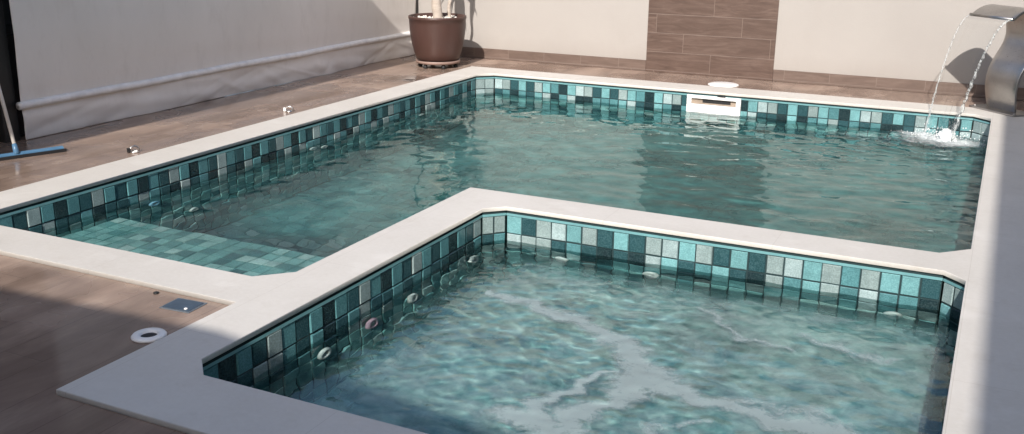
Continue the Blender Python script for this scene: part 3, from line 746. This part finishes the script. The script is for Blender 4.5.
for tp, nn, L_ in ((tips[0], 70, .46), (tips[1], 26, .34)):
    for i in range(nn):
        blade(bm, tp+Vector((random.uniform(-.03, .03), random.uniform(-.03, .03), random.uniform(-.12, .55))), random.uniform(0, 6.283), random.uniform(.1, 1.3), L_*random.uniform(.7, 1.15), random.uniform(.014, .028))
bmobj('leaves', bm, LEAFM, pt)

# ---------------------------------------------------------------- steel cascade in the far right corner
BC = Vector((.065, 9.635, .0)); fwd = Vector((-1, -1, 0)).normalized(); wd = Vector((1, -1, 0)).normalized()
cs = thing('cascade_fountain', 'brushed steel cascade spout bent like a swan neck at the far right pool corner', 'fountain', tuple(BC))
prof = [(.0, .012), (.015, .06), (.035, .14), (.045, .22), (.035, .31), (.0, .40), (-.055, .48), (-.105, .56), (-.130, .64), (-.125, .72), (-.100, .80), (-.045, .865), (.03, .895), (.12, .893), (.20, .865), (.275, .815)]
def resample(pr, n):
    P_ = [Vector((a, 0, b)) for a, b in pr]; out = []
    for i in range(n):
        t = i/(n-1)*(len(P_)-1); k = min(int(t), len(P_)-2); u = t-k
        p0, p1, p2, p3 = P_[max(k-1, 0)], P_[k], P_[k+1], P_[min(k+2, len(P_)-1)]
        out.append(.5*((2*p1)+(p2-p0)*u+(2*p0-5*p1+4*p2-p3)*u*u+(3*p1-p0-3*p2+p3)*u**3))
    return out
def steel():
    M = Mat('brushed stainless'); n = M.noise(30, 4, .6, M.mapping((1, 1, 8), (0, 0, math.radians(45)))); n2 = M.noise(5, 4)
    M.setp(Base_Color=M.ramp(n2, [(.3, (.36, .345, .33)), (.7, (.46, .44, .42))]), Metallic=1.0, Roughness=M.ramp(n, [(.3, .26), (.7, .42)])); M.bump(n, .12, .001); return M.m
STEEL = steel()
pr = resample(prof, 70); bm = bmesh.new(); NW = 8; rows = []
for i, q in enumerate(pr):
    hw = .150+.085*(i/69)**.8
    crown = -.004
    rows.append([bm.verts.new(BC+fwd*(q.x+crown*(2*j/NW-1)**2)+wd*hw*(2*j/NW-1)+Vector((0, 0, q.z))) for j in range(NW+1)])
for a, b in zip(rows, rows[1:]):
    for j in range(NW): bm.faces.new((a[j], a[j+1], b[j+1], b[j]))
o = bmobj('spout_band', bm, STEEL, None, True); md = o.modifiers.new('thick', 'SOLIDIFY'); md.thickness = .022; md.offset = -1
md = o.modifiers.new('ease', 'BEVEL'); md.width = .002; md.segments = 2; md.limit_method = 'ANGLE'
lp = pr[-1]; c0 = BC+fwd*lp.x+Vector((0, 0, lp.z))
bm = bmesh.new(); tube(bm, [c0-wd*.236-fwd*.004, c0+wd*.236-fwd*.004], .013, 14); o5 = bmobj('lip_roll', bm, STEEL, None, True)
bm = box_bm((-.255, -.13, .001), (.255, .11, .016), .003); bm.transform(Matrix.Translation(BC) @ Matrix.Rotation(math.radians(-45), 4, 'Z')); o6 = bmobj('base_plate', bm, STEEL)
bolts = []
for sx in (-.225, .225):
    for sy_ in (-.09, .07):
        bm = lathe(bmesh.new(), [(.011, .0165), (.011, .022), (.007, .024)], 12, (sx, sy_, 0)); bm.transform(Matrix.Translation(BC) @ Matrix.Rotation(math.radians(-45), 4, 'Z'))
        bolts.append(bmobj('bolt', bm, CHROME, None, True))
place(cs, o, o5, o6, *bolts)

# falling water: a thin clear sheet between two thick ropes
def fall_mat(name='falling water', add=0.0):
    M = Mat(name); nt = M.nt; nt.nodes.remove(M.b)
    n = M.noise(24, 6, .65, M.mapping((2.2, 2.2, .22))); n2 = M.noise(90, 3, .6, M.mapping((1, 1, .4)))
    bp = nt.nodes.new('ShaderNodeBump'); bp.inputs['Strength'].default_value = .25; bp.inputs['Distance'].default_value = .004; M.L(n, bp.inputs['Height'])
    gl = nt.nodes.new('ShaderNodeBsdfGlossy'); gl.inputs['Roughness'].default_value = .08; M.L(bp.outputs[0], gl.inputs['Normal'])
    tr = nt.nodes.new('ShaderNodeBsdfTransparent'); tr.inputs['Color'].default_value = (.97, .98, .98, 1)
    df = nt.nodes.new('ShaderNodeBsdfDiffuse'); df.inputs['Color'].default_value = (.75, .78, .78, 1)
    fr = nt.nodes.new('ShaderNodeFresnel'); fr.inputs['IOR'].default_value = 1.16; M.L(bp.outputs[0], fr.inputs['Normal'])
    m1 = nt.nodes.new('ShaderNodeMixShader'); M.L(fr.outputs[0], m1.inputs[0]); M.L(tr.outputs[0], m1.inputs[1]); M.L(gl.outputs[0], m1.inputs[2])
    at = nt.nodes.new('ShaderNodeAttribute'); at.attribute_name = 'foam'
    f = M.math('MULTIPLY', M.math('MAXIMUM', M.math('SUBTRACT', M.math('ADD', n2, at.outputs['Fac']), .72-add), 0.0), 1.8)
    m2 = nt.nodes.new('ShaderNodeMixShader'); M.L(M.math('MINIMUM', f, .8), m2.inputs[0]); M.L(m1.outputs[0], m2.inputs[1]); M.L(df.outputs[0], m2.inputs[2])
    M.L(m2.outputs[0], M.out.inputs[0]); return M.m
FALL = fall_mat(); ROPE = fall_mat('frothy falling water', .32)
NS, NH = 60, 130; V = []; Fc = []; fo = []
c0b = c0+fwd*.004+Vector((0, 0, -.006))
for j in range(NH+1):
    t = j/NH; drop = t*t; z = c0b.z+(WZ-.01-c0b.z)*drop
    thrust = .36*t
    hw = .225-.06*t**1.3
    for i in range(NS+1):
        s = 2*i/NS-1
        wob = .004*t*math.sin(5*s+6*t)+.0015*t*math.sin(17*s-7*t)
        edge = abs(s)**5
        p = c0b+fwd*(thrust+wob)+wd*(hw*s+Vector((0, 0, 0)).x)+Vector((-.02*t, .015*t, 0)); V.append((p.x, p.y, z))
        fo.append(-.02+.34*edge*(.6+.4*t)+.36*max(0, t-.80)/.20*(.55+.45*math.sin(13*s+4)**2))
for j in range(NH):
    for i in range(NS): k = j*(NS+1)+i; Fc.append((k, k+1, k+NS+2, k+NS+1))
fs = mk('falling_sheet', V, Fc, FALL, smooth=True); at = fs.data.attributes.new('foam', 'FLOAT', 'POINT'); at.data.foreach_set('value', fo)
fw_ = thing('falling_water', 'clear sheet of water pouring from the steel cascade into the pool corner', 'waterfall', tuple(c0))
obs = [fs]
for sgn in (-1, 1):
    bm = bmesh.new(); N = 150; pts = []; rr = []
    for j in range(N+1):
        t = j/N; z = c0b.z+(WZ-.01-c0b.z)*t*t; hw = (.225-.06*t**1.3)
        p = c0b+fwd*(.36*t)+wd*(hw*sgn)+Vector((-.02*t, .015*t, 0))
        k = .65 if sgn < 0 else 1.3
        pts.append((p.x+k*.005*t*math.sin(j*.7), p.y+k*.004*t*math.sin(j*.53+1), z)); rr.append((.0040+.0055*t)*k*(1+.28*math.sin(j*.71)*math.sin(j*.29+2))+.0015)
    tube(bm, pts, rr, 8); obs.append(bmobj('edge_stream', bm, ROPE, None, True))
# droplets and a froth dome at the strike point
bm = bmesh.new()
for i in range(170):
    a, r = random.uniform(0, 6.283), abs(random.gauss(0, .17)); s = random.uniform(.0025, .007)
    bmesh.ops.create_icosphere(bm, subdivisions=1, radius=s, matrix=Matrix.Translation((IMP[0]+1.2*r*math.cos(a), IMP[1]-.02+.6*r*math.sin(a), WZ+.005+abs(random.gauss(0, .045)))))
FROTH = simple('froth', (.72, .76, .76), .35, scale=60)
obs.append(bmobj('droplets', bm, FROTH, None, True))
bm = bmesh.new(); bmesh.ops.create_icosphere(bm, subdivisions=5, radius=1)
from mathutils import noise as MN
for v in bm.verts:
    k = 1+.28*MN.fractal(v.co*2.6, .9, 2.1, 4)+.10*MN.noise(v.co*14)
    v.co = Vector((-.33+.072*v.co.x*k, 9.16+.06*v.co.y*k, WZ+.085*v.co.z*k))
obs.append(bmobj('froth', bm, FROTH, None, True))
for o in obs: tag(o, kind='stuff') if o.name.split('.')[0] in ('droplets', 'froth') else None
place(fw_, *obs)

# receivers of the light the water bends
for o in bpy.data.objects:
    if o.type == 'MESH' and o.parent and o.parent.name in ('swimming_pool', 'spa_pool'): o.cycles.is_caustics_receiver = True
    if o.type == 'MESH' and o.parent and o.parent.name.split('.')[0] in ('jet_nozzle', 'inlet_nozzle', 'pool_light'): o.cycles.is_caustics_receiver = True
